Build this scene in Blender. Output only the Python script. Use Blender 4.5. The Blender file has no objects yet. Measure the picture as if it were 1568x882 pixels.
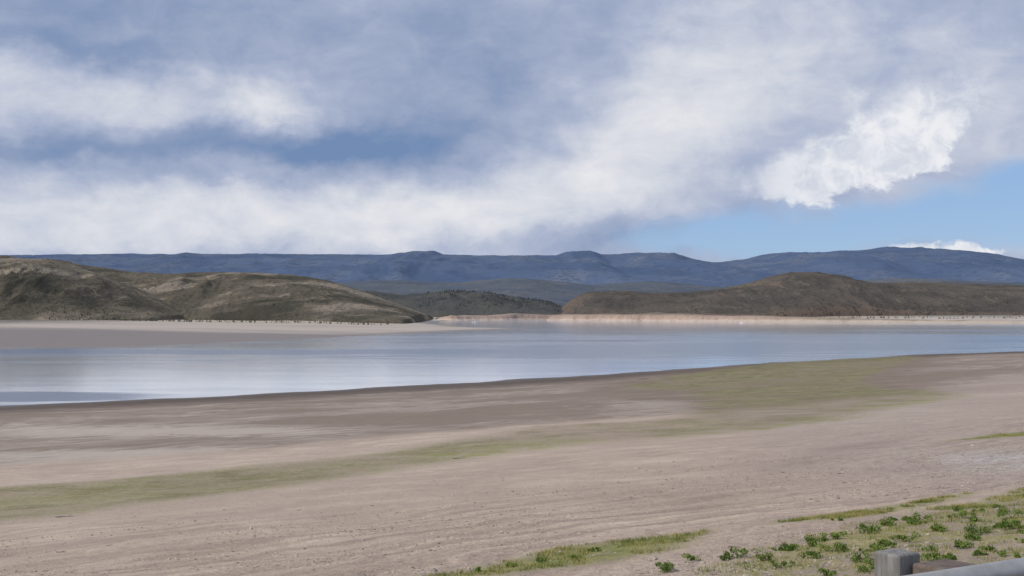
import bpy, math, numpy as np, random
from mathutils import Vector
rng=np.random.default_rng(7); random.seed(7)
F=2178.0; H=30.0
sc=bpy.context.scene
sc.view_settings.view_transform='Standard'; sc.view_settings.look='None'
sc.view_settings.exposure=0; sc.view_settings.gamma=1

# ------------------------------------------------ numeric noise
def vnoise(x,y,seed=0):
    x=np.asarray(x,float); y=np.asarray(y,float)
    xi=np.floor(x).astype(np.int64); yi=np.floor(y).astype(np.int64)
    fx=x-xi; fy=y-yi; fx=fx*fx*(3-2*fx); fy=fy*fy*(3-2*fy)
    def h(a,b):
        n=(a*374761393+b*668265263+seed*974634777)&0x7fffffff
        n=((n^(n>>13))*1274126177)&0x7fffffff
        n=n^(n>>16)
        return (n&0xffff)/65535.0
    a=h(xi,yi);b=h(xi+1,yi);c=h(xi,yi+1);d=h(xi+1,yi+1)
    return (a+(b-a)*fx)*(1-fy)+(c+(d-c)*fx)*fy
def fbm(x,y,o=5,seed=0,ridged=False):
    s=0;a=.5;t=0
    for i in range(o):
        n=vnoise(x*2**i,y*2**i,seed+i)
        if ridged: n=1-abs(2*n-1)
        s=s+a*n;t+=a;a*=.5
    return s/t
def sstep(a,b,x):
    t=np.clip((x-a)/(b-a),0,1); return t*t*(3-2*t)

# ------------------------------------------------ surveyed shorelines (metres)
SH=[(-3000,-400),(-900,-60),(-400,210),(-155,430),(-87,491),(0,583),(126,751),(253,895),(346,961),(800,1400),(1800,1700),(5000,1200)]
FAR=[(-20000,300),(-3000,500),(-900,900),(-373,1037),(-287,1071),(-222,1257),(-153,1485),(-68,1766),(24,1980),(-60,2080),(-116,2420),(-167,2722),(-134,3111),(84,3267),(94,3111),(295,2970),(545,2722),(739,2614),(905,2513),(1500,2200),(4000,1700),(20000,1700),(20000,25000),(-20000,25000)]
def line_sd(x,y,poly):
    best=np.full(x.shape,1e18); sg=np.ones(x.shape)
    for (ax,ay),(bx,by) in zip(poly[:-1],poly[1:]):
        vx,vy=bx-ax,by-ay
        t=np.clip(((x-ax)*vx+(y-ay)*vy)/(vx*vx+vy*vy),0,1)
        dx=x-ax-t*vx; dy=y-ay-t*vy; d=dx*dx+dy*dy
        m=d<best; best=np.where(m,d,best)
        sg=np.where(m,np.where(vx*(y-ay)-vy*(x-ax)<0,1,-1),sg)
    return sg*np.sqrt(best)
def poly_sd(x,y,poly):
    best=np.full(x.shape,1e18); ins=np.zeros(x.shape,bool)
    P=list(poly)
    for (ax,ay),(bx,by) in zip(P,P[1:]+P[:1]):
        vx,vy=bx-ax,by-ay
        t=np.clip(((x-ax)*vx+(y-ay)*vy)/(vx*vx+vy*vy+1e-9),0,1)
        dx=x-ax-t*vx; dy=y-ay-t*vy; best=np.minimum(best,dx*dx+dy*dy)
        if ay!=by:
            c=((ay>y)!=(by>y))&(x<(bx-ax)*(y-ay)/(by-ay)+ax)
            ins^=c
    return np.where(ins,1,-1)*np.sqrt(best)
P0x,P0y=2.27,7.95
def ground_z(x,y):
    x=np.asarray(x,float); y=np.asarray(y,float)
    s=line_sd(x,y,SH)
    s=s+(fbm(x/35,y/35,3,88)-.5)*14*sstep(2500,1500,y)*sstep(-60,-10,s)*sstep(60,10,s)
    zb=np.interp(s,[-200,0,30,100,200,300,360,400,430,800],[-6,0,.6,2.6,7,13,18,21.5,24,32])
    amp=sstep(5,60,s)
    zb=zb+amp*((fbm(x/40,y/40,3,3)-.5)*.9+(fbm(x/6,y/6,3,9)-.5)*.22)
    zb=zb+sstep(300,340,s)*(fbm(s/2.2,(x+y)/30,3,71,True)-.5)*.16
    q=-.55*(x-P0x)+.835*(y-P0y)
    bank=np.minimum(27.75,27.75-.38*(q-1))+(fbm(x/3,y/3,3,5)-.5)*.25*sstep(1,4,q)
    zn=np.maximum(zb,np.where(q<0,27.75,bank))
    zn=np.where(q<1,27.75,zn)
    f=poly_sd(x,y,FAR)
    zf=np.interp(f,[-200,0,60,250,700,3000],[-6,0,1.2,6,12,16])
    zf=zf+sstep(20,200,f)*(fbm(x/120,y/120,3,21)-.5)*2.5
    return np.maximum(zn,zf),s,f,q
def gz(x,y): return float(ground_z(np.array([x]),np.array([y]))[0][0])

# ------------------------------------------------ node helpers
class NT:
    def __init__(s,tree): s.t=tree; s.n=tree.nodes; s.l=tree.links
    def new(s,ty,**k):
        n=s.n.new(ty)
        for a,b in k.items(): setattr(n,a,b)
        return n
    def put(s,sock,v):
        if isinstance(v,E): s.l.new(v.s,sock)
        elif isinstance(v,bpy.types.NodeSocket): s.l.new(v,sock)
        else:
            if sock.type=='RGBA' and len(v)==3: v=(*v,1)
            sock.default_value=v
    def math(s,op,a,b=0.0,c=None,clamp=False):
        n=s.new('ShaderNodeMath',operation=op,use_clamp=clamp)
        s.put(n.inputs[0],a); s.put(n.inputs[1],b)
        if c is not None: s.put(n.inputs[2],c)
        return E(s,n.outputs[0])
    def mix(s,f,a,b):
        n=s.new('ShaderNodeMix',data_type='RGBA'); s.put(n.inputs[0],f); s.put(n.inputs[6],a); s.put(n.inputs[7],b)
        return n.outputs[2]
    def mul(s,f,a,b):
        n=s.new('ShaderNodeMix',data_type='RGBA',blend_type='MULTIPLY'); s.put(n.inputs[0],f); s.put(n.inputs[6],a); s.put(n.inputs[7],b)
        return n.outputs[2]
    def ss(s,x,a,b,lo=0.,hi=1.):
        n=s.new('ShaderNodeMapRange',interpolation_type='SMOOTHSTEP'); s.put(n.inputs[0],x)
        n.inputs[1].default_value=a;n.inputs[2].default_value=b;n.inputs[3].default_value=lo;n.inputs[4].default_value=hi
        return E(s,n.outputs[0])
    def attr(s,name):
        n=s.new('ShaderNodeAttribute',attribute_name=name); return E(s,n.outputs['Fac'])
    def vec(s,x,y,z=0.0):
        n=s.new('ShaderNodeCombineXYZ'); s.put(n.inputs[0],x); s.put(n.inputs[1],y); s.put(n.inputs[2],z); return n.outputs[0]
    def noise(s,vec,scale,detail=5,rough=.55,dist=0.,out=0):
        n=s.new('ShaderNodeTexNoise'); s.put(n.inputs['Vector'],vec); n.inputs['Scale'].default_value=scale
        n.inputs['Detail'].default_value=detail;n.inputs['Roughness'].default_value=rough;n.inputs['Distortion'].default_value=dist
        return E(s,n.outputs[out])
    def mapping(s,vec,rot=(0,0,0),scale=(1,1,1),loc=(0,0,0)):
        n=s.new('ShaderNodeMapping'); s.put(n.inputs[0],vec); n.inputs['Rotation'].default_value=rot;n.inputs['Scale'].default_value=scale;n.inputs['Location'].default_value=loc
        return n.outputs[0]
    def xyz(s,vec):
        n=s.new('ShaderNodeSeparateXYZ'); s.l.new(vec,n.inputs[0]); return [E(s,o) for o in n.outputs]
    def gsum(nt,lst,u,v):
        tot=None
        for cx,cy,rx,ry,amp,rot in lst:
            c_,s_=math.cos(rot),math.sin(rot)
            a=(u-cx)*(c_/rx)+(v-cy)*(s_/rx); b2=(u-cx)*(-s_/ry)+(v-cy)*(c_/ry)
            g=nt.math('EXPONENT',(a*a+b2*b2)*-1.0)*amp
            tot=g if tot is None else tot+g
        return tot
class E:
    def __init__(s,nt,sock): s.nt=nt; s.s=sock
    def __add__(a,b): return a.nt.math('ADD',a,b)
    __radd__=__add__
    def __sub__(a,b): return a.nt.math('SUBTRACT',a,b)
    def __rsub__(a,b): return a.nt.math('SUBTRACT',b,a)
    def __mul__(a,b): return a.nt.math('MULTIPLY',a,b)
    __rmul__=__mul__
def material(name,rough=.9):
    m=bpy.data.materials.new(name); m.use_nodes=True
    nt=NT(m.node_tree); b=m.node_tree.nodes['Principled BSDF']; b.inputs['Roughness'].default_value=rough
    b.inputs['Specular IOR Level'].default_value=.2
    return m,nt,b
def bump(nt,b,h,strength=.5,dist=1.):
    n=nt.new('ShaderNodeBump'); nt.put(n.inputs['Height'],h); nt.put(n.inputs['Strength'],strength); n.inputs['Distance'].default_value=dist
    nt.l.new(n.outputs[0],b.inputs['Normal'])
def mesh_obj(name,verts,faces,mat=None,smooth=True,parent=None):
    me=bpy.data.meshes.new(name)
    verts=np.asarray(verts,dtype=np.float32); 
    faces=np.asarray(faces,dtype=np.int32) if not isinstance(faces,list) else faces
    if isinstance(faces,list): me.from_pydata(verts.tolist(),[],faces)
    else:
        k=faces.shape[1]
        me.vertices.add(len(verts)); me.vertices.foreach_set('co',verts.ravel())
        me.loops.add(faces.size); me.loops.foreach_set('vertex_index',faces.ravel())
        me.polygons.add(len(faces)); me.polygons.foreach_set('loop_start',np.arange(0,faces.size,k,dtype=np.int32))
        me.polygons.foreach_set('loop_total',np.full(len(faces),k,dtype=np.int32))
        me.update(calc_edges=True)
    me.polygons.foreach_set('use_smooth',np.full(len(me.polygons),smooth))
    o=bpy.data.objects.new(name,me); sc.collection.objects.link(o)
    if mat: me.materials.append(mat)
    if parent: o.parent=parent
    return o
def grid_faces(nr,nc,wrap=False):
    i=np.arange(nr-1)[:,None]; j=np.arange(nc if wrap else nc-1)[None,:]; j2=(j+1)%nc
    return np.stack([i*nc+j,i*nc+j2,(i+1)*nc+j2,(i+1)*nc+j],-1).reshape(-1,4)
def set_attr(o,name,arr):
    a=o.data.attributes.new(name,'FLOAT','POINT'); a.data.foreach_set('value',np.asarray(arr,dtype=np.float32).ravel())

# ------------------------------------------------ ground zones (world metres)
GREEN=[(-52,100),(-36,100.1),(-30.9,106.2),(-25.4,114.2),(-19.0,123.8),(-12.0,142.5),(-2.6,167.0),(9.5,178.4),(22.9,187.7),(38.2,199.9),(53.1,224.0),(71.9,267.3),(99.8,312.3),
 (108,366),(104,400),(126,508.9),(168,629.5),(214,762.6),(250,866),(170.1,805),(108,700),(70,601.9),(38,496.9),(52,423.9),(40,300.4),(24.0,243),(3.9,235),(-7.7,202),(-15.3,182),(-25.8,169),(-34.8,157),(-42.7,148),(-51.4,144),(-75,130)]
RIM=[(-2.6,167.0),(9.5,178.4),(22.9,187.7),(38.2,199.9),(53.1,224.0),(71.9,267.3),(99.8,312.3)]
PATCH=[[(27,381),(48,363),(32,249),(18,249)],[(-121,329),(-37,286),(-28,247),(-69,258),(-103,279)],[(-85,229),(-38,215),(-30,177),(-67,181)]]
LOW=[[(-12,46),(-6,54),(-2,56),(2,63),(6,64),(9,65),(7,59),(4,56),(0,54)],[(12,66),(16,69),(21,73),(25,77),(23,73),(19,69),(15,65)],[(19,68),(23,70),(30,80),(38,84),(36,76),(27,72),(22,67)],[(40,131),(47,142),(56,149),(70,165),(68,150),(51,135),(43,132)]]
DRY=[(5,47),(7,52),(10,57),(15,63),(21,67),(27,71),(45,80),(45,30),(17,36)]
GRAV=[(34,247),(219,584),(120,100),(24,65),(18,75),(14,96)]
SWIRL=[(17,109),(28,132),(43,149),(28,118),(17,93)]

# ------------------------------------------------ terrain sheet
az=np.concatenate([np.radians(np.linspace(-180,-26,60,endpoint=False)),np.radians(np.linspace(-26,26,760,endpoint=False)),np.radians(np.linspace(26,180,60,endpoint=False))])
rad=np.concatenate([np.linspace(.05,8,16,endpoint=False),np.geomspace(8,26000,560)])
R,A=np.meshgrid(rad,az,indexing='ij')
X=(R*np.sin(A)).ravel(); Y=(R*np.cos(A)).ravel()
Z,S,FS,Q=ground_z(X,Y)
terr=mesh_obj('ground_terrain',np.stack([X,Y,Z],1),grid_faces(len(rad),len(az),True)[:,::-1])
near=(R.ravel()<1500)
def zone(fn):
    out=np.full(X.shape,-60.0); xs,ys=X[near],Y[near]
    out[near]=np.clip(fn(xs,ys),-60,60); return out
def mx(polys): return lambda x,y: np.max([poly_sd(x,y,p) for p in polys],axis=0)
for nm,a in (('s',np.clip(S,-100,600)),('far',np.clip(FS,-100,3000)),('q',np.clip(Q,-20,200)),('green',zone(mx([GREEN]))),('rim',zone(lambda x,y:-abs(line_sd(x,y,RIM)))),('patch',zone(mx(PATCH))),('low',zone(mx(LOW))),('dry',zone(mx([DRY]))),('grav',zone(mx([GRAV]))),('swirl',zone(mx([SWIRL])))):
    set_attr(terr,nm,a)
m,nt,b=material('shore_soil',.95)
geo=nt.new('ShaderNodeNewGeometry'); P=geo.outputs['Position']; px_,py_,pz_=nt.xyz(P)
s=nt.attr('s'); gr=nt.attr('green')
n_m=nt.noise(P,.12,5,.65); n_f=nt.noise(P,1.6,5,.7); n_p=nt.noise(P,6.,3,.7)
n_L=nt.noise(nt.mapping(P,scale=(.6,1,1)),.022,4,.6,.5)
along=px_*.69+py_*.73
ctr=nt.vec(s+(n_L-.5)*70.+(n_m-.5)*6.,along*.14)     # coordinates that follow the old water levels
n_big=nt.noise(ctr,.05,4,.6,.4); n_st=nt.noise(ctr,.30,5,.62,.4)
sand=nt.mix(nt.ss(n_m*.6+n_L*.4,.36,.64),(.42,.333,.262),(.55,.45,.36))
sand=nt.mul(nt.ss(n_m,.4,.56,.4,1.),sand,nt.mix(nt.ss(n_st,.3,.7),(.84,.83,.83),(1.06,1.05,1.04)))
mud=nt.mix(nt.ss(n_st*.7+n_m*.3,.34,.66),(.24,.185,.148),(.41,.345,.285))
mud=nt.mix(nt.ss(n_big*.6+n_L*.4,.44,.56,0,.85),mud,(.235,.18,.14))
mud=nt.mix(nt.ss(nt.attr('patch')+(n_st-.5)*60.,-8,12,0,.8),mud,(.50,.425,.355))
wet=(s+(n_st-.5)*30.)
mud=nt.mix(nt.ss(wet,14,62,.95,0),mud,(.105,.082,.067))
mud=nt.mix(nt.ss(gr+(n_st-.5)*20.,-30,-4,0,.6)*nt.ss(n_big,.35,.6,1,.5),mud,(.17,.125,.088))
mf=nt.ss(s+(n_big-.5)*30.,232,258)
c=nt.mix(mf,mud,sand)
c=nt.mix(nt.ss(nt.attr('grav')+(n_st-.5)*16.,-6,14,0,.75),c,nt.mix(nt.ss(n_f*.6+n_L*.4,.36,.64),(.34,.268,.222),(.47,.39,.33)))
c=nt.mix(nt.ss(nt.attr('swirl')+(n_L-.5)*24.+(n_f-.5)*8.,-4,6,0,.6),c,(.25,.19,.16))
c=nt.mix(nt.gsum([(37,97,7,13,.95,.3)],px_,py_)*nt.ss(n_m,.38,.52),c,nt.mix(nt.ss(n_f,.35,.6),(.36,.335,.31),(.54,.51,.48)))
edge=gr+(n_st-.5)*16.+(n_f-.5)*4.+(n_m-.5)*6.
gcol=nt.mix(nt.ss(n_st,.35,.65),(.16,.15,.06),(.255,.235,.11))
gcol=nt.mix(nt.ss(nt.attr('rim')+(n_st-.5)*8.,-12,-3,0,.7),gcol,nt.mix(nt.ss(n_f,.35,.65),(.18,.20,.048),(.29,.285,.095)))
gcol=nt.mix(nt.ss(n_big*.5+n_L*.5,.47,.58,0,.75),gcol,(.265,.205,.145))
gf=nt.ss(edge,-4,6)
c=nt.mix(gf*nt.ss(n_f*.5+n_m*.6+n_st*.2,.54,.76,.42,.95),c,gcol)
cl=nt.ss(s,335,385)
c=nt.mul(cl*.8,c,nt.mix(nt.ss(n_p*.6+n_f*.4,.36,.62),(.66,.64,.64),(1.14,1.12,1.1)))
strand=nt.noise(nt.vec(s+(n_L-.5)*40.+(n_m-.5)*5.,along*.07),.45,5,.65,.4)
c=nt.mul(nt.ss(s,290,345,0,.75)*nt.ss(n_L,.40,.55),c,nt.mix(nt.ss(strand,.40,.60),(.68,.66,.66),(1.06,1.05,1.03)))
lw=nt.attr('low')+(n_f-.5)*5.+(n_p-.5)*2.
c=nt.mix(nt.ss(lw,-1.,1.4,0,.9),c,nt.mix(nt.ss(n_f,.3,.7),(.14,.165,.038),(.30,.28,.10)))
dr=nt.attr('dry')+(n_f-.5)*7.
c=nt.mix(nt.ss(dr,-1,3,0,.5),c,(.27,.22,.18))
c=nt.mix(nt.ss(dr,-1,3)*nt.ss(n_f*.5+n_m*.5,.44,.54,.1,.95),c,nt.mix(nt.ss(n_p,.35,.65),(.19,.19,.06),(.40,.33,.16)))
c=nt.mix(nt.ss(nt.attr('q'),16,10),c,nt.mix(nt.ss(n_p,.3,.7),(.25,.2,.15),(.2,.2,.09)))
# far land
fr=nt.attr('far'); fn=nt.noise(P,.02,5,.6); ff=nt.noise(P,.12,4,.6)
fc=nt.mix(nt.ss(fr+(fn-.5)*40.,2,50),(.20,.165,.135),(.48,.40,.315))
fc=nt.mix(nt.ss(nt.noise(nt.mapping(P,scale=(.25,1,1)),.02,5,.6),.48,.60,0,.6),fc,(.33,.265,.205))
lf=nt.ss(px_,60,-60)
mudf=nt.ss(py_+(nt.noise(nt.mapping(P,scale=(.3,1,1)),.012,4,.6)-.5)*260.,1650,1420)*lf
fc=nt.mix(mudf,fc,(.215,.175,.145))
fc=nt.mix(nt.gsum([(-350,2120,190,80,.9,-.1)],px_,py_)*nt.ss(fn,.35,.6),fc,(.32,.30,.12))
fc=nt.mix(nt.ss(fr+(fn-.5)*140.,420,640),fc,nt.mix(nt.ss(ff,.35,.65),(.12,.105,.075),(.21,.18,.13)))
c=nt.mix(nt.ss(fr,-20,-5),c,fc)
nt.put(b.inputs['Base Color'],c)
nt.put(b.inputs['Roughness'],nt.ss(wet,0,20,.45,.95))
bump(nt,b,n_f*.14+n_p*.08+n_m*.5,1.,1.)
terr.data.materials.append(m)

# ------------------------------------------------ water
m,nt,b=material('lake_water',.15)
geo=nt.new('ShaderNodeNewGeometry'); P=geo.outputs['Position']; px_,py_,pz_=nt.xyz(P)
w1=nt.noise(nt.mapping(P,rot=(0,0,-.2),scale=(.22,1,1)),.014,5,.65,.3); w2=nt.noise(nt.mapping(P,rot=(0,0,-.2),scale=(.2,1,1)),.05,4,.65); rp=nt.noise(P,.8,3,.6); rp2=nt.noise(P,.15,3,.6)
dark=nt.gsum([(150,1040,230,120,.26,.3),(60,880,180,50,.14,.3),(-165,478,40,26,.45,0),(-280,950,220,60,.24,0),(380,1400,420,150,.14,0),(500,1250,300,80,.12,.2)],px_,py_)  # placed dark bands; left ones stand in for reflected hill and mud
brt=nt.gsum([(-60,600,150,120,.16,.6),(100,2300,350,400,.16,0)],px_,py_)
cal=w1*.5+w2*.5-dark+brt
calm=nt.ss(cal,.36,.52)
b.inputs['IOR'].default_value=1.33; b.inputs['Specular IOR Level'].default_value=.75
nt.put(b.inputs['Base Color'],nt.mix(calm,(.07,.10,.15),nt.mix(nt.ss(w2,.4,.6),(.40,.44,.50),(.60,.63,.68))))  # sky reflection put into the base colour: pale where calm, dark on ripples
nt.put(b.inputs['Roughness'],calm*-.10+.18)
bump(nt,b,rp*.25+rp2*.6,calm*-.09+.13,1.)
xs=np.linspace(-6000,9000,16);ys=np.linspace(-600,3600,8)
XX,YY=np.meshgrid(xs,ys); 
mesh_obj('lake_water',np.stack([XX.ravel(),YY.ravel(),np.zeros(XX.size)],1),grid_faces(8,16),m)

# ------------------------------------------------ hills and mountains
def px(pts,D): return [((x-784)/F*D, H+(470-y)/F*D) for x,y in pts]
HF={}
def hill(name,prof,D,front,back,z0,gul,seed,wl,mat,nu=500,nv=110,gam=1.0,rough=2.0,smooth=900,key=None):
    PX=np.array([p[0] for p in prof]);PZ=np.array([p[1] for p in prof])
    def fz(x,y):
        x=np.asarray(x,float);y=np.asarray(y,float)
        zr=np.interp(x,PX,PZ)
        k=(PX[-1]-PX[0])/smooth
        for dx in (-2*k,-k,k,2*k): zr=zr+np.interp(x+dx,PX,PZ)
        zr=zr/5
        Dx=D+(fbm(x/(wl*5),x*0+seed,2,seed)-.5)*front*.35
        v=(y-Dx)/np.where(y<Dx,front,back)
        t=np.clip(1-np.abs(v),0,1)
        h=np.maximum(zr-z0,0)+8
        g=(t**gam); g=g*(1.35-.35*g); g=np.minimum(g,1)
        wx=x+(fbm(x/wl*.7,y/wl*.7,3,seed+50)-.5)*wl*1.5
        gl=fbm(wx/wl,y/(wl*3.2),5,seed+7,ridged=True)-.55
        env=np.sin(np.pi*np.clip(t,0,1))**.7
        z=z0-8+h*g+h*gul*gl*env+(fbm(x/(wl*.12),y/(wl*.12),4,seed+9)-.5)*rough*sstep(0,.1,t)
        e=D*.012
        z=z-40*(1-sstep(PX[0],PX[0]+e,x)*sstep(PX[-1],PX[-1]-e,x))
        return z-30*(1-sstep(0,.03,t))
    u=np.linspace(PX[0],PX[-1],nu); y0=np.linspace(D-front*1.2,D+back*1.2,nv)
    U,V=np.meshgrid(u,y0); 
    o=mesh_obj(name,np.stack([U.ravel(),V.ravel(),fz(U,V).ravel()],1),grid_faces(nv,nu),mat)
    HF[key or name]=fz
    return o
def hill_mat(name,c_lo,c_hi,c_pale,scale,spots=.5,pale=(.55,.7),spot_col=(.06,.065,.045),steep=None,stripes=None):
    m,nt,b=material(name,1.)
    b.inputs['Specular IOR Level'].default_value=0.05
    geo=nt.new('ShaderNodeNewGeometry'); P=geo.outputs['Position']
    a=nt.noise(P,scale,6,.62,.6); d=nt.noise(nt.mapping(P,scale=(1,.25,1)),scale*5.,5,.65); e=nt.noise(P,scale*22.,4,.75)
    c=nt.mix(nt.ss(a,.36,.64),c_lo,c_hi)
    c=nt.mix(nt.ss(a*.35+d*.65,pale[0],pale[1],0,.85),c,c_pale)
    if stripes:
        st=nt.noise(nt.mapping(nt.mapping(P,rot=(0,0,stripes[0])),scale=(1,.12,1)),stripes[1],5,.6,.3)
        c=nt.mix(nt.ss(st+(a-.5)*.3,.52,.62,0,.8),c,stripes[2])
        c=nt.mix(nt.ss(st+(a-.5)*.3,.46,.38,0,.7),c,spot_col)
    if steep:
        sx=nt.xyz(geo.outputs['Normal'])
        c=nt.mix(nt.ss(sx[2]+(d-.5)*.2,steep[0],steep[1],.85,0),c,steep[2])
    c=nt.mix(nt.ss(e+(d-.5)*.5,.52,.62,0,spots),c,spot_col)
    nt.put(b.inputs['Base Color'],c)
    bump(nt,b,e*3.+d*8.,.7,1.)
    return m
m_far=hill_mat('hazy_mesa',(.078,.115,.195),(.10,.138,.218),(.14,.168,.225),.0011,.6,(.50,.60),(.052,.08,.138))  # blue distance haze and cloud shadow are mixed into these base colours
m_foot=hill_mat('hazy_foothill',(.085,.105,.135),(.115,.13,.15),(.155,.155,.16),.002,.55,(.50,.64),(.055,.072,.095))  # aerial haze painted in as a blue-grey tint, no volume
m_left=hill_mat('sage_hill',(.105,.092,.068),(.155,.133,.10),(.27,.225,.168),.006,.72,(.53,.66),(.05,.05,.038),None,(.55,.012,(.31,.26,.20)))
m_right=hill_mat('brown_hill',(.082,.074,.064),(.125,.106,.088),(.20,.165,.13),.006,.72,(.52,.66),(.042,.045,.038),(.84,.95,(.155,.118,.094)))
m_dark=hill_mat('scrub_slope',(.07,.074,.072),(.10,.098,.088),(.17,.145,.12),.006,.7,(.54,.70),(.038,.045,.044))
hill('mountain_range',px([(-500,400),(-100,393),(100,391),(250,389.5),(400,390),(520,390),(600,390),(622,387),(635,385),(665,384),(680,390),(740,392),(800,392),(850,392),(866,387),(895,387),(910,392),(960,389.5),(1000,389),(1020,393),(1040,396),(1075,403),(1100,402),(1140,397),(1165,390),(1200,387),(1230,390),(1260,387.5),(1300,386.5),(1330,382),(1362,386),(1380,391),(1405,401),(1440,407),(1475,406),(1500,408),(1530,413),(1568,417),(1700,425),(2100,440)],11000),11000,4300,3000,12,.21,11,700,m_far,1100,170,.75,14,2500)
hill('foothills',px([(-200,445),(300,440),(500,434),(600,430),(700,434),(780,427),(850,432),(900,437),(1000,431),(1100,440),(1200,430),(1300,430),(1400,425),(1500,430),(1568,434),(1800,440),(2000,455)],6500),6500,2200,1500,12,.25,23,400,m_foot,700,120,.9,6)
hill('wooded_ridge',px([(480,486),(540,452),(565,445),(620,452),(660,448),(700,445),(750,449),(800,457),(840,462),(870,474),(900,488)],3980),3980,560,500,12,.26,31,120,m_dark,400,100,.8,4)
hill('hill',px([(820,490),(845,486),(862,470),(872,462),(885,453),(900,447),(950,446),(1000,449),(1050,448),(1100,443),(1150,432),(1180,423),(1210,417),(1250,416),(1290,424),(1340,434),(1400,437),(1500,443),(1600,448),(1800,452),(2100,470)],3750),3750,560,700,12,.30,41,110,m_right,1000,140,.65,4,key='hr')
hill('hill',px([(1150,470),(1250,445),(1340,433),(1400,431),(1500,435),(1568,438),(1800,440),(2100,455)],4700),4700,900,700,12,.25,47,200,m_right,400,90,.9,4)
hill('hill',px([(-50,430),(60,412),(120,405),(160,410),(200,416),(260,419),(330,417),(400,418),(450,421),(500,429),(540,440),(580,455),(620,470),(650,482),(670,490)],2950),2950,530,500,12,.24,53,90,m_left,800,130,.85,2.5,key='hb')
hill('hill',px([(-500,410),(-200,398),(-60,394),(0,391),(30,396),(70,397),(100,399),(125,408),(160,422),(200,440),(240,458),(280,474),(320,488)],2500),2500,420,500,12,.42,61,75,m_left,700,120,.85,2,key='ha')

# ------------------------------------------------ shoreline bluffs
m,nt,b=material('banded_bluff_rock',1.)
geo=nt.new('ShaderNodeNewGeometry'); P=geo.outputs['Position']; px_,py_,pz_=nt.xyz(P)
n1=nt.noise(P,.02,5,.6); n2=nt.noise(nt.mapping(P,scale=(1,1,.15)),.12,4,.65)
zz=pz_+(n1-.5)*8.
c=nt.mix(nt.ss(zz,3,6),(.50,.41,.34),(.41,.30,.245))
c=nt.mix(nt.ss(zz,8,11),c,(.35,.27,.22))
c=nt.mix(nt.ss(zz,12,16),c,(.18,.15,.12))
c=nt.mix(nt.ss(n2,.5,.62,0,.45),c,(.25,.19,.15))
c=nt.mix(nt.ss(px_,380,620,0,.9),c,nt.mix(nt.ss(zz,4,7),(.45,.38,.31),(.26,.22,.17)))
nt.put(b.inputs['Base Color'],c); bump(nt,b,n2*3.,.8,1.)
def bluff(path,hs,seed):
    pts=[];hh=[]
    for (a,b_),(ha,hb) in zip(zip(path[:-1],path[1:]),zip(hs[:-1],hs[1:])):
        L=math.dist(a,b_); n=max(2,int(L/5))
        for i in range(n):
            t=i/n; pts.append((a[0]+(b_[0]-a[0])*t,a[1]+(b_[1]-a[1])*t)); hh.append(ha+(hb-ha)*t)
    pts=np.array(pts);hh=np.array(hh)
    d=np.gradient(pts,axis=0); k=np.ones(9)/9
    d=np.stack([np.convolve(np.pad(d[:,i],4,'edge'),k,'valid') for i in (0,1)],1)
    d/=np.linalg.norm(d,axis=1)[:,None]; nrm=np.stack([-d[:,1],d[:,0]],1)
    L=np.arange(len(pts))*5.
    w=(fbm(L/60,L*0,4,seed,ridged=True)-.5)*22
    hh=hh*(.75+.55*fbm(L/80,L*0+3,4,seed+3))
    rows=[]
    for off,f in ((-6,-.15),(0,.12),(5,.45),(8,.8),(14,1.),(40,1.05),(70,.9),(110,.3)):
        jit=(fbm(L/18,L*0+off,3,seed+11)-.5)*5
        p=pts+nrm*(off+w*(1 if off<40 else 0)+jit)[:,None]
        rows.append(np.column_stack([p,hh*f]))
    mesh_obj('shoreline_bluff',np.concatenate(rows),grid_faces(len(rows),len(pts)),m)
bluff([(-170,3140),(-134,3120),(84,3275),(180,3290)],[7,12,14,11],3)
bluff([(78,3118),(96,3111),(295,2970),(545,2722),(739,2614),(905,2513),(1500,2200),(2200,1950)],[6,15,15,10,6,5,4,4],8)

# ------------------------------------------------ distant trees
def conifer_mass(name,pts,mat):
    V=[];Fc=[]
    for (x,y,z,h) in pts:
        w=h*random.uniform(.28,.42)
        for ti,(zb,zt,r) in enumerate(((.08,.5,1.),(.3,.75,.75),(.55,1.,.5))):
            n=6;b0=len(V)
            for k in range(n):
                a=k/n*6.283+random.random()*.5; rr=w*r*random.uniform(.6,1.15)
                V.append((x+rr*math.cos(a),y+rr*math.sin(a),z+h*(zb+random.uniform(-.05,.05))))
            V.append((x+random.uniform(-.1,.1)*w,y,z+h*zt))
            for k in range(n): Fc.append((b0+k,b0+(k+1)%n,b0+n))
    return mesh_obj(name,np.array(V),np.array(Fc),mat,smooth=False)
def leafmat(name,a,bc,sc_=.3):
    m,nt,b=material(name,.9); geo=nt.new('ShaderNodeNewGeometry')
    nt.put(b.inputs['Base Color'],nt.mix(nt.ss(nt.noise(geo.outputs['Position'],sc_,3,.6),.35,.65),a,bc)); return m
m_pine=leafmat('pine_needles',(.036,.048,.055),(.065,.074,.072),.05)
fz=HF['wooded_ridge']; pts=[]
while len(pts)<700:
    x=random.uniform(-230,140);y=random.uniform(3480,3990)
    if fbm(np.array([x/30]),np.array([y/90]),3,77)[0]<.52: continue
    pts.append((x,y,float(fz(x,y))-1.,random.uniform(3,7)))
conifer_mass('pine_forest',pts,m_pine)
m_br=leafmat('riparian_foliage',(.045,.055,.035),(.12,.105,.06),.05)
pts=[]
for i in range(1100):
    x=random.uniform(-1000,-190) ; y=2110+random.gauss(0,30)+abs(x)*.03
    if random.random()<.5: y+=random.uniform(-20,200)
    if x>-480 and random.random()<.6: continue
    pts.append((x,y,max(gz(x,y),float(HF['ha'](x,y)),float(HF['hb'](x,y)))-.5,random.uniform(1.5,4.5)))
conifer_mass('lakeside_brush',pts,m_br)
pts=[]
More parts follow.
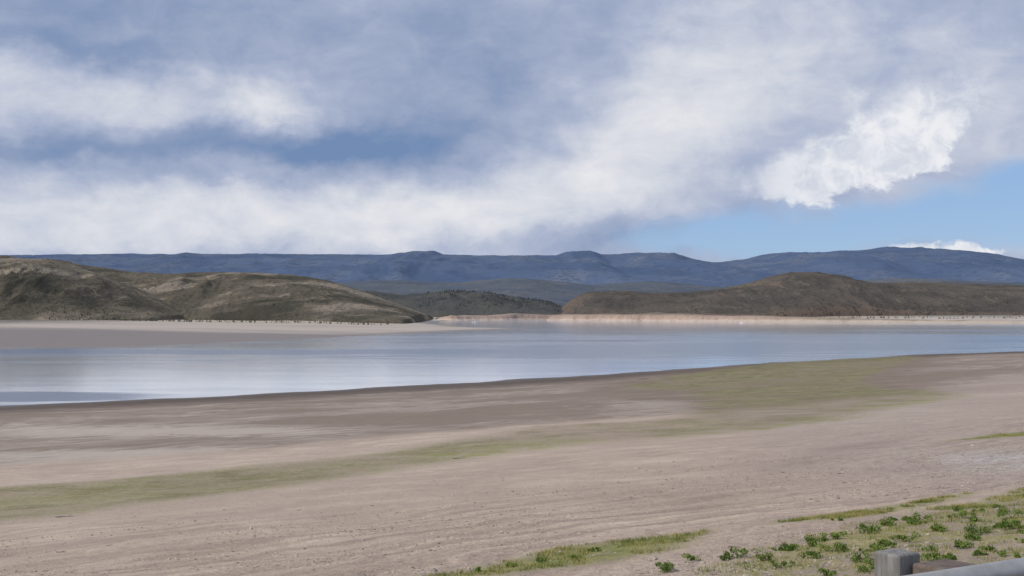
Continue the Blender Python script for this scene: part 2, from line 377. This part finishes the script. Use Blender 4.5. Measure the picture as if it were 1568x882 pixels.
for i in range(420):
    x=random.uniform(250,1300); y=3110-x*.3+random.uniform(0,160)
    pts.append((x,y,max(gz(x,y),float(HF['hr'](x,y)))-.5,random.uniform(2,5)))
conifer_mass('hillside_brush',pts,m_br)

# ------------------------------------------------ road, guardrail
dirv=np.array([.835,.55]);nv=np.array([-.55,.835]);P0=np.array([P0x,P0y])
def rp_(a,q): p=P0+dirv*a+nv*q; return p
m,nt,b=material('asphalt',.9); geo=nt.new('ShaderNodeNewGeometry')
nt.put(b.inputs['Base Color'],nt.mix(nt.ss(nt.noise(geo.outputs['Position'],40.,4,.7),.3,.7),(.04,.04,.042),(.07,.068,.066)))
a_=np.linspace(-150,150,60); rows=[np.column_stack([*(P0[:,None]+dirv[:,None]*a_+nv[:,None]*q),np.full(60,27.79)]) for q in (-9.8,-1.2)]
mesh_obj('road',np.concatenate(rows),grid_faces(2,60),m)
mp,ntp,bp=material('road_paint',.7); ntp.put(bp.inputs['Base Color'],(.75,.74,.7))
rows=[np.column_stack([*(P0[:,None]+dirv[:,None]*a_+nv[:,None]*q),np.full(60,27.796)]) for q in (-2.0,-1.86)]
mesh_obj('road_edge_line',np.concatenate(rows),grid_faces(2,60),mp)
gp=bpy.data.objects.new('guardrail',None); sc.collection.objects.link(gp)
m_st,nt,b=material('galvanised_steel',.45); b.inputs['Metallic'].default_value=.5
geo=nt.new('ShaderNodeNewGeometry'); nt.put(b.inputs['Base Color'],nt.mix(nt.ss(nt.noise(geo.outputs['Position'],5.,5,.6),.3,.7),(.36,.35,.33),(.52,.50,.47)))
m_wd,nt,b=material('weathered_timber',.9); geo=nt.new('ShaderNodeNewGeometry')
nt.put(b.inputs['Base Color'],nt.mix(nt.ss(nt.noise(nt.mapping(geo.outputs['Position'],scale=(6,6,1)),6.,5,.6),.3,.7),(.16,.155,.145),(.27,.26,.245)))
m_wb,nt,b=material('brown_timber',.9); geo=nt.new('ShaderNodeNewGeometry')
nt.put(b.inputs['Base Color'],nt.mix(nt.ss(nt.noise(geo.outputs['Position'],12.,5,.6),.3,.7),(.11,.085,.07),(.18,.145,.12)))
prof=[(0,.155),(.03,.15),(.075,.12),(.082,.09),(.075,.06),(.02,.02),(.0,0),(.02,-.02),(.075,-.06),(.082,-.09),(.075,-.12),(.03,-.15),(0,-.155)]
aa=np.linspace(-30,60,91); zc=28.355
rows=[]
for dq,dz in prof: rows.append(np.column_stack([*(P0[:,None]+dirv[:,None]*aa-nv[:,None]*dq),np.full(91,zc+dz)]))
rl=mesh_obj('rail_beam',np.concatenate(rows),grid_faces(len(prof),91),m_st,parent=gp)
sm=rl.modifiers.new('s','SOLIDIFY'); sm.thickness=.006
def obox(name,c,sx_,sy_,z0,z1,mat,parent,bev=.02):
    vs=[];c=np.array(c)
    for zq in (z0,z1):
        for i,j in ((-1,-1),(1,-1),(1,1),(-1,1)):
            p=c+dirv*i*sx_/2+nv*j*sy_/2; vs.append((p[0],p[1],zq))
    o=mesh_obj(name,vs,[(3,2,1,0),(4,5,6,7),(0,1,5,4),(1,2,6,5),(2,3,7,6),(3,0,4,7)],mat,False,parent)
    bm_=o.modifiers.new('b','BEVEL');bm_.width=bev;bm_.segments=3
i=0
for a in np.arange(-26.4,50,1.905):
    i+=1
    obox('post_%d'%i,rp_(a-.02,.38),.19,.2,27.0,28.56,m_wd,gp)
    obox('spacer_block_%d'%i,rp_(a+.12,.135),.30,.26,28.17,28.51,m_wb,gp)

# ------------------------------------------------ shrubs / grass / stones
def in_poly(x,y,p): return poly_sd(np.array([x]),np.array([y]),p)[0]
def leafy(name,clumps,mat,leaf=.05,n=130):
    V=[];Fc=[]
    for (x,y,z,r,h) in clumps:
        lobes=[(random.gauss(0,.5)*r,random.gauss(0,.5)*r,random.uniform(.15,.7)*h,random.uniform(.3,.6)) for _ in range(7)]
        for k in range(int(n*(r/.4)**1.3)+12):
            lx,ly,lz,lr=random.choice(lobes)
            d=Vector((random.gauss(0,1),random.gauss(0,1),random.gauss(0,1))).normalized()*random.random()**.4
            c=Vector((x+lx+d.x*r*lr,y+ly+d.y*r*lr,max(z+.02,z+lz+d.z*h*lr*.7)))
            t=Vector((random.gauss(0,.7),random.gauss(0,.7),random.gauss(0,.7)+1.)).normalized(); u=t.orthogonal().normalized()
            a=random.random()*6.28; u=(u*math.cos(a)+t.cross(u)*math.sin(a))
            s_=leaf*random.uniform(.6,1.4); b0=len(V)
            V+= [c-t*s_,c+u*s_*.5,c+t*s_,c-u*s_*.5]; Fc.append((b0,b0+1,b0+2,b0+3))
        for k in range(5):
            a=random.random()*6.28; b0=len(V); tip=Vector((x+math.cos(a)*r*.5,y+math.sin(a)*r*.5,z+h*.7)); q_=Vector((.012,0,0))
            V+=[Vector((x,y,z-.05))-q_,Vector((x,y,z-.05))+q_,tip+q_*.3,tip-q_*.3]; Fc.append((b0,b0+1,b0+2,b0+3))
    return mesh_obj(name,np.array([tuple(v) for v in V]),np.array(Fc),mat,False)
m_gr=leafmat('shrub_leaves',(.09,.15,.028),(.19,.25,.06),.9)
m_sg=leafmat('grass_blades',(.15,.19,.04),(.36,.32,.12),.5)
sh=[]
for (x,y,r) in ((17.2,61,.55),(16.0,61.5,.4),(14.8,59,.5),(13.2,58,.4),(12,56.5,.42),(10.8,55.5,.3),(8.6,54,.42),(5.6,51.5,.4),(9.2,52.5,.3),(6.8,53.5,.3),(19.6,62,.4),(18.6,56.5,.55),(19.8,57,.45),(11.2,53,.35),(17.8,55,.34),(27,73,.6),(15.3,55.5,.4),(9.6,51,.3),(13.6,53.2,.45),(21.4,61,.45),(2.6,57.5,.22),(1.2,58,.22),(0,57,.2),(-1.4,55.6,.22),(3.4,60.5,.22),(16.8,53,.4),(12.4,51,.4),(14.6,50,.35),(17.5,58.4,.4)):
    sh.append((x,y,gz(x,y),r*1.0,r*.95))
for i in range(560):
    x=random.uniform(1,34);y=random.uniform(44,82)
    dd=in_poly(x,y,DRY)
    if dd>-1.5 and fbm(np.array([x/2.5]),np.array([y/2.5]),3,15)[0]>.47:
        r=random.uniform(.07,.26)*(1 if random.random()<.88 else 1.6); sh.append((x,y,gz(x,y),r*1.15,r*.95))
leafy('shrubs',sh,m_gr,.042,380)
V=[];Fc=[]
tot=0
allp=LOW+[DRY]
while tot<80000:
    p=random.choices(allp,(6,4,5,2,11))[0]
    n=400
    x=rng.uniform(min(a[0] for a in p),max(a[0] for a in p),n);y=rng.uniform(min(a[1] for a in p),max(a[1] for a in p),n)
    k=(poly_sd(x,y,p)>0)&(fbm(x/1.3,y/1.3,3,91)>.48)
    x,y=x[k],y[k]; z=ground_z(x,y)[0]
    for j in range(len(x)):
        for _ in range(7):
            a=random.random()*6.28;h=random.uniform(.05,.18);w=.014
            bx=x[j]+random.gauss(0,.12);by=y[j]+random.gauss(0,.12);lx=random.gauss(0,.05);ly=random.gauss(0,.05);b0=len(V)
            V+=[(bx-w*math.cos(a),by-w*math.sin(a),z[j]-.02),(bx+w*math.cos(a),by+w*math.sin(a),z[j]-.02),(bx+lx,by+ly,z[j]+h)];Fc.append((b0,b0+1,b0+2))
            tot+=1
mesh_obj('grass',np.array(V),np.array(Fc),m_sg,False)
m_rk,nt,b=material('pebble_stone',.9); geo=nt.new('ShaderNodeNewGeometry')
nt.put(b.inputs['Base Color'],nt.mix(nt.ss(nt.noise(geo.outputs['Position'],2.5,2,.5),.3,.7),(.22,.18,.15),(.50,.43,.36)))
N=42000
yy=46+(rng.random(N)**1.6)*80; xx=yy*rng.uniform(-.40,.42,N)
sS=ground_z(xx,yy)[1]; dens=sstep(.46,.62,fbm(sS/3,(xx+yy)/18,3,55)*.5+.5*fbm(xx/7,yy/5,3,56))*sstep(325,375,sS)
k=rng.random(N)<dens+.03
xx,yy=xx[k],yy[k]; zz_=ground_z(xx,yy)[0]
ico=np.array([(0,0,1),(.89,0,.45),(.28,.85,.45),(-.72,.53,.45),(-.72,-.53,.45),(.28,-.85,.45),(.72,.53,-.45),(-.28,.85,-.45),(-.89,0,-.45),(-.28,-.85,-.45),(.72,-.53,-.45),(0,0,-1)])
icf=np.array([(0,1,2),(0,2,3),(0,3,4),(0,4,5),(0,5,1),(1,6,2),(2,7,3),(3,8,4),(4,9,5),(5,10,1),(6,7,2),(7,8,3),(8,9,4),(9,10,5),(10,6,1),(11,7,6),(11,8,7),(11,9,8),(11,10,9),(11,6,10)])
n=len(xx); sz=.022+.07*rng.random(n)**3
sz=np.where(rng.random(n)<.012,sz*2.,sz)
vv=ico[None]*sz[:,None,None]*rng.uniform(.7,1.3,(n,12,1))*np.stack([rng.uniform(.8,1.6,n),rng.uniform(.7,1.2,n),rng.uniform(.4,.8,n)],1)[:,None,:]
vv=vv+np.stack([xx,yy,zz_],1)[:,None,:]
mesh_obj('gravel_stones',vv.reshape(-1,3),(icf[None]+12*np.arange(n)[:,None,None]).reshape(-1,3),m_rk,False)
bx,by=9.45,24.6
leafy('bush',[(bx+.35,by,gz(bx+.35,by),.7,2.7),(bx+1.3,by+.3,gz(bx+1.3,by),.8,2.8)],m_gr,.06,500)
def driftwood(x,y,L,ang):
    z=gz(x,y); V=[];n=9;k=7
    for i in range(n):
        t=i/(n-1); r=.09*L/3*(1-.6*t)*random.uniform(.8,1.2)
        c=(x+math.cos(ang)*L*(t-.5)+random.gauss(0,.03),y+math.sin(ang)*L*(t-.5)+.15*math.sin(t*4),z+.05+.12*t*t*L/3)
        for j in range(k):
            a=j/k*6.283; V.append((c[0]-math.sin(ang)*r*math.cos(a),c[1]+math.cos(ang)*r*math.cos(a),c[2]+r*math.sin(a)))
    f=[tuple(v) for v in grid_faces(n,k,True)]+[tuple(range(k))[::-1],tuple(range((n-1)*k,n*k))]
    b0=len(V); i0=5*k
    for j in range(3): V.append((V[i0][0]+.05*j,V[i0][1],V[i0][2]))
    V.append((V[i0][0]+.25,V[i0][1]+.3,V[i0][2]+.3)); f+= [(b0,b0+1,b0+3),(b0+1,b0+2,b0+3)]
    mesh_obj('driftwood_log',V,[tuple(int(q) for q in g) for g in f],m_wd)
driftwood(-32,102,1.3,.2);driftwood(-6,162,1.6,.3)

# ------------------------------------------------ boats
mw,nt,b=material('boat_gelcoat',.3); nt.put(b.inputs['Base Color'],(.8,.8,.8))
mg,nt,b=material('boat_window',.1); nt.put(b.inputs['Base Color'],(.03,.04,.05))
def boat(x,y,ang,L):
    e=bpy.data.objects.new('motorboat',None); sc.collection.objects.link(e); e.location=(x,y,0); e.rotation_euler=(0,0,ang)
    st=[(-.5,.16,.0),(-.2,.17,0),(.15,.16,.01),(.38,.09,.04),(.5,.01,.08)]; V=[];
    for t,w,kz in st:
        V+=[(t*L,-w*L,(.13+kz)*L),(t*L,-w*.75*L,(kz-.0)*L),(t*L,0,(kz-.05)*L),(t*L,w*.75*L,kz*L),(t*L,w*L,(.13+kz)*L)]
    f=[tuple(int(q) for q in g) for g in grid_faces(5,5)]+[(0,1,2,3,4)]+[(i*5,i*5+4,i*5+9,i*5+5) for i in range(4)]
    mesh_obj('hull',V,f,mw,False,e)
    c=[(-.15,.12),(.2,.1)];V=[]
    for zq,s_,sh_ in ((.12,1,0),(.27,.8,-.03)):
        for t,w in c: V+=[((t+sh_*(t>0))*L,-w*s_*L,zq*L),((t+sh_*(t>0))*L,w*s_*L,zq*L)]
    mesh_obj('cabin',V,[(0,2,3,1),(4,5,7,6),(0,1,5,4),(2,6,7,3),(0,4,6,2),(1,3,7,5)],mw,False,e)
    V=[(.205*L,-.07*L,.17*L),(.205*L,.07*L,.17*L),(.18*L,.06*L,.25*L),(.18*L,-.06*L,.25*L)]
    mesh_obj('windshield',V,[(0,1,2,3)],mg,False,e)
boat(-70,2700,.3,11); boat(420,2600,2.8,8)

# ------------------------------------------------ sky
sun_el=math.radians(38); sun_az=math.radians(-112)
w=bpy.data.worlds.new('World'); sc.world=w; w.use_nodes=True
try: w.cycles.sampling_method='MANUAL'; w.cycles.sample_map_resolution=512
except Exception: pass
nt=NT(w.node_tree); bg=w.node_tree.nodes['Background']; bg.inputs['Strength'].default_value=.1
sky=nt.new('ShaderNodeTexSky',sky_type='NISHITA'); sky.sun_disc=False; sky.sun_elevation=sun_el; sky.sun_rotation=sun_az; sky.altitude=2300
tc=nt.new('ShaderNodeTexCoord'); dx,dy,dz=nt.xyz(tc.outputs['Generated'])
U=nt.math('ARCTAN2',dx,dy)*21.78; Vv=nt.math('ARCSINE',dz)*21.78
C=nt.vec(U,Vv)
w1=nt.noise(nt.mapping(C,scale=(.7,1,1)),.8,5,.6); w2=nt.noise(nt.mapping(C,scale=(.7,1,1),loc=(13,7,3)),.8,5,.6)
u=U+(w1-.5)*2.2; v=Vv+(w2-.5)*1.3
B=nt.gsum([(-6,4.4,3.8,.75,-.26,-.05),(-6.4,3.72,1.9,.2,-.24,0),(-6,3.05,2.8,.36,.19,0),(-3.7,3.15,.7,.3,.22,.3),(-3.85,2.75,.28,.3,.20,0),
 (-4,2.42,3.0,.26,-.34,.0),(-2.3,2.5,1.3,.34,-.26,.1),(-7,2.3,1.4,.18,-.22,0),(-4.5,1.95,1.6,.14,-.14,0),(-5,1.4,4,.42,.30,0),(-1.2,1.45,1.8,.42,.26,0),(-6.5,1.0,2.5,.2,.12,0),
 (-.8,3.2,2.0,1.2,-.19,.3),(0,4.4,2.0,.6,-.06,0),(3,3.3,2.6,1.0,.24,.5),(1.4,2.1,1.8,.9,.19,.4),(6.7,2.9,1.2,1.0,.12,0),(1.8,1.05,2.0,.32,-.27,0),(6,4.5,3,.45,-.10,.1)],u,v)
fine=nt.noise(nt.mapping(C,scale=(.75,1.1,1)),1.5,7,.62,.4)
streak=nt.noise(nt.mapping(C,rot=(0,0,-.25),scale=(.35,1.6,1)),1.1,5,.6,.3)
B=B+.48+(fine-.5)*.48+(streak-.5)*.28
ramp=nt.new('ShaderNodeValToRGB'); nt.put(ramp.inputs[0],B); cr=ramp.color_ramp
def lin(c): return tuple(((k/255)/12.92 if k<11 else (((k/255)+.055)/1.055)**2.4)*10 for k in c)+(1,)
stops=[(0.0,(114,140,180)),(.24,(143,159,190)),(.48,(173,183,207)),(.68,(205,210,222)),(.92,(234,234,237))]
cr.elements[0].position=stops[0][0];cr.elements[0].color=lin(stops[0][1]);cr.elements[1].position=stops[-1][0];cr.elements[1].color=lin(stops[-1][1])
for p_,c_ in stops[1:-1]:
    e=cr.elements.new(p_); e.color=lin(c_)
M=nt.gsum([(5.2,1.1,3.0,.5,1.0,.0),(7.6,1.7,1.3,.6,1.,.0),(2.9,.95,1.4,.35,.6,0)],U+(w1-.5)*1.2,Vv+(w2-.5)*.9)
M=nt.ss(M+(fine-.5)*.5,.3,.95)
ub=U+(w1-.5)*1.6; vb=Vv+(w2-.5)*1.2
CU=nt.gsum([(4.9,2.05,1.0,.5,1.,.45),(6.0,2.7,1.0,.6,1.,.6),(6.1,2.25,.45,.4,.6,0),(4.0,1.85,.9,.3,.6,.2),(6.5,.75,1.1,.2,.75,0)],ub,vb)
fine2=nt.noise(nt.mapping(C,loc=(5,3,0)),2.6,6,.62,.6)
cun=CU+(fine-.5)*.8+(fine2-.5)*.6
soft=nt.ss(cun,.2,1.15); hard=nt.ss(cun,.42,.66)
low=nt.ss(Vv-(U-5.)*.35,2.5,1.9)
cum=(hard*low+soft*(1.-low))*nt.ss(U,2.6,5.0,.15,1.)
blue=nt.mix(.65,sky.outputs[0],lin((132,170,222)))
col=nt.mix(M,ramp.outputs[0],blue)
cumc=nt.mix(nt.ss(fine2*.6+fine*.4,.38,.58),lin((212,217,228)),lin((240,241,244)))
col=nt.mix(cum*.92,col,cumc)
nt.put(bg.inputs['Color'],col)
sd=bpy.data.lights.new('sun','SUN'); sd.energy=2.8; sd.angle=math.radians(2); sd.color=(1,.94,.86)
so=bpy.data.objects.new('sun',sd); sc.collection.objects.link(so)
dirs=Vector((math.sin(sun_az)*math.cos(sun_el),math.cos(sun_az)*math.cos(sun_el),math.sin(sun_el)))
so.rotation_euler=dirs.to_track_quat('Z','Y').to_euler()

# ------------------------------------------------ camera
cd=bpy.data.cameras.new('camera'); cd.sensor_width=36; cd.lens=50; cd.clip_start=.1; cd.clip_end=60000
co=bpy.data.objects.new('camera',cd); sc.collection.objects.link(co); co.location=(0,0,H)
co.rotation_euler=(math.radians(90)+math.atan(29/F),0,0); sc.camera=co
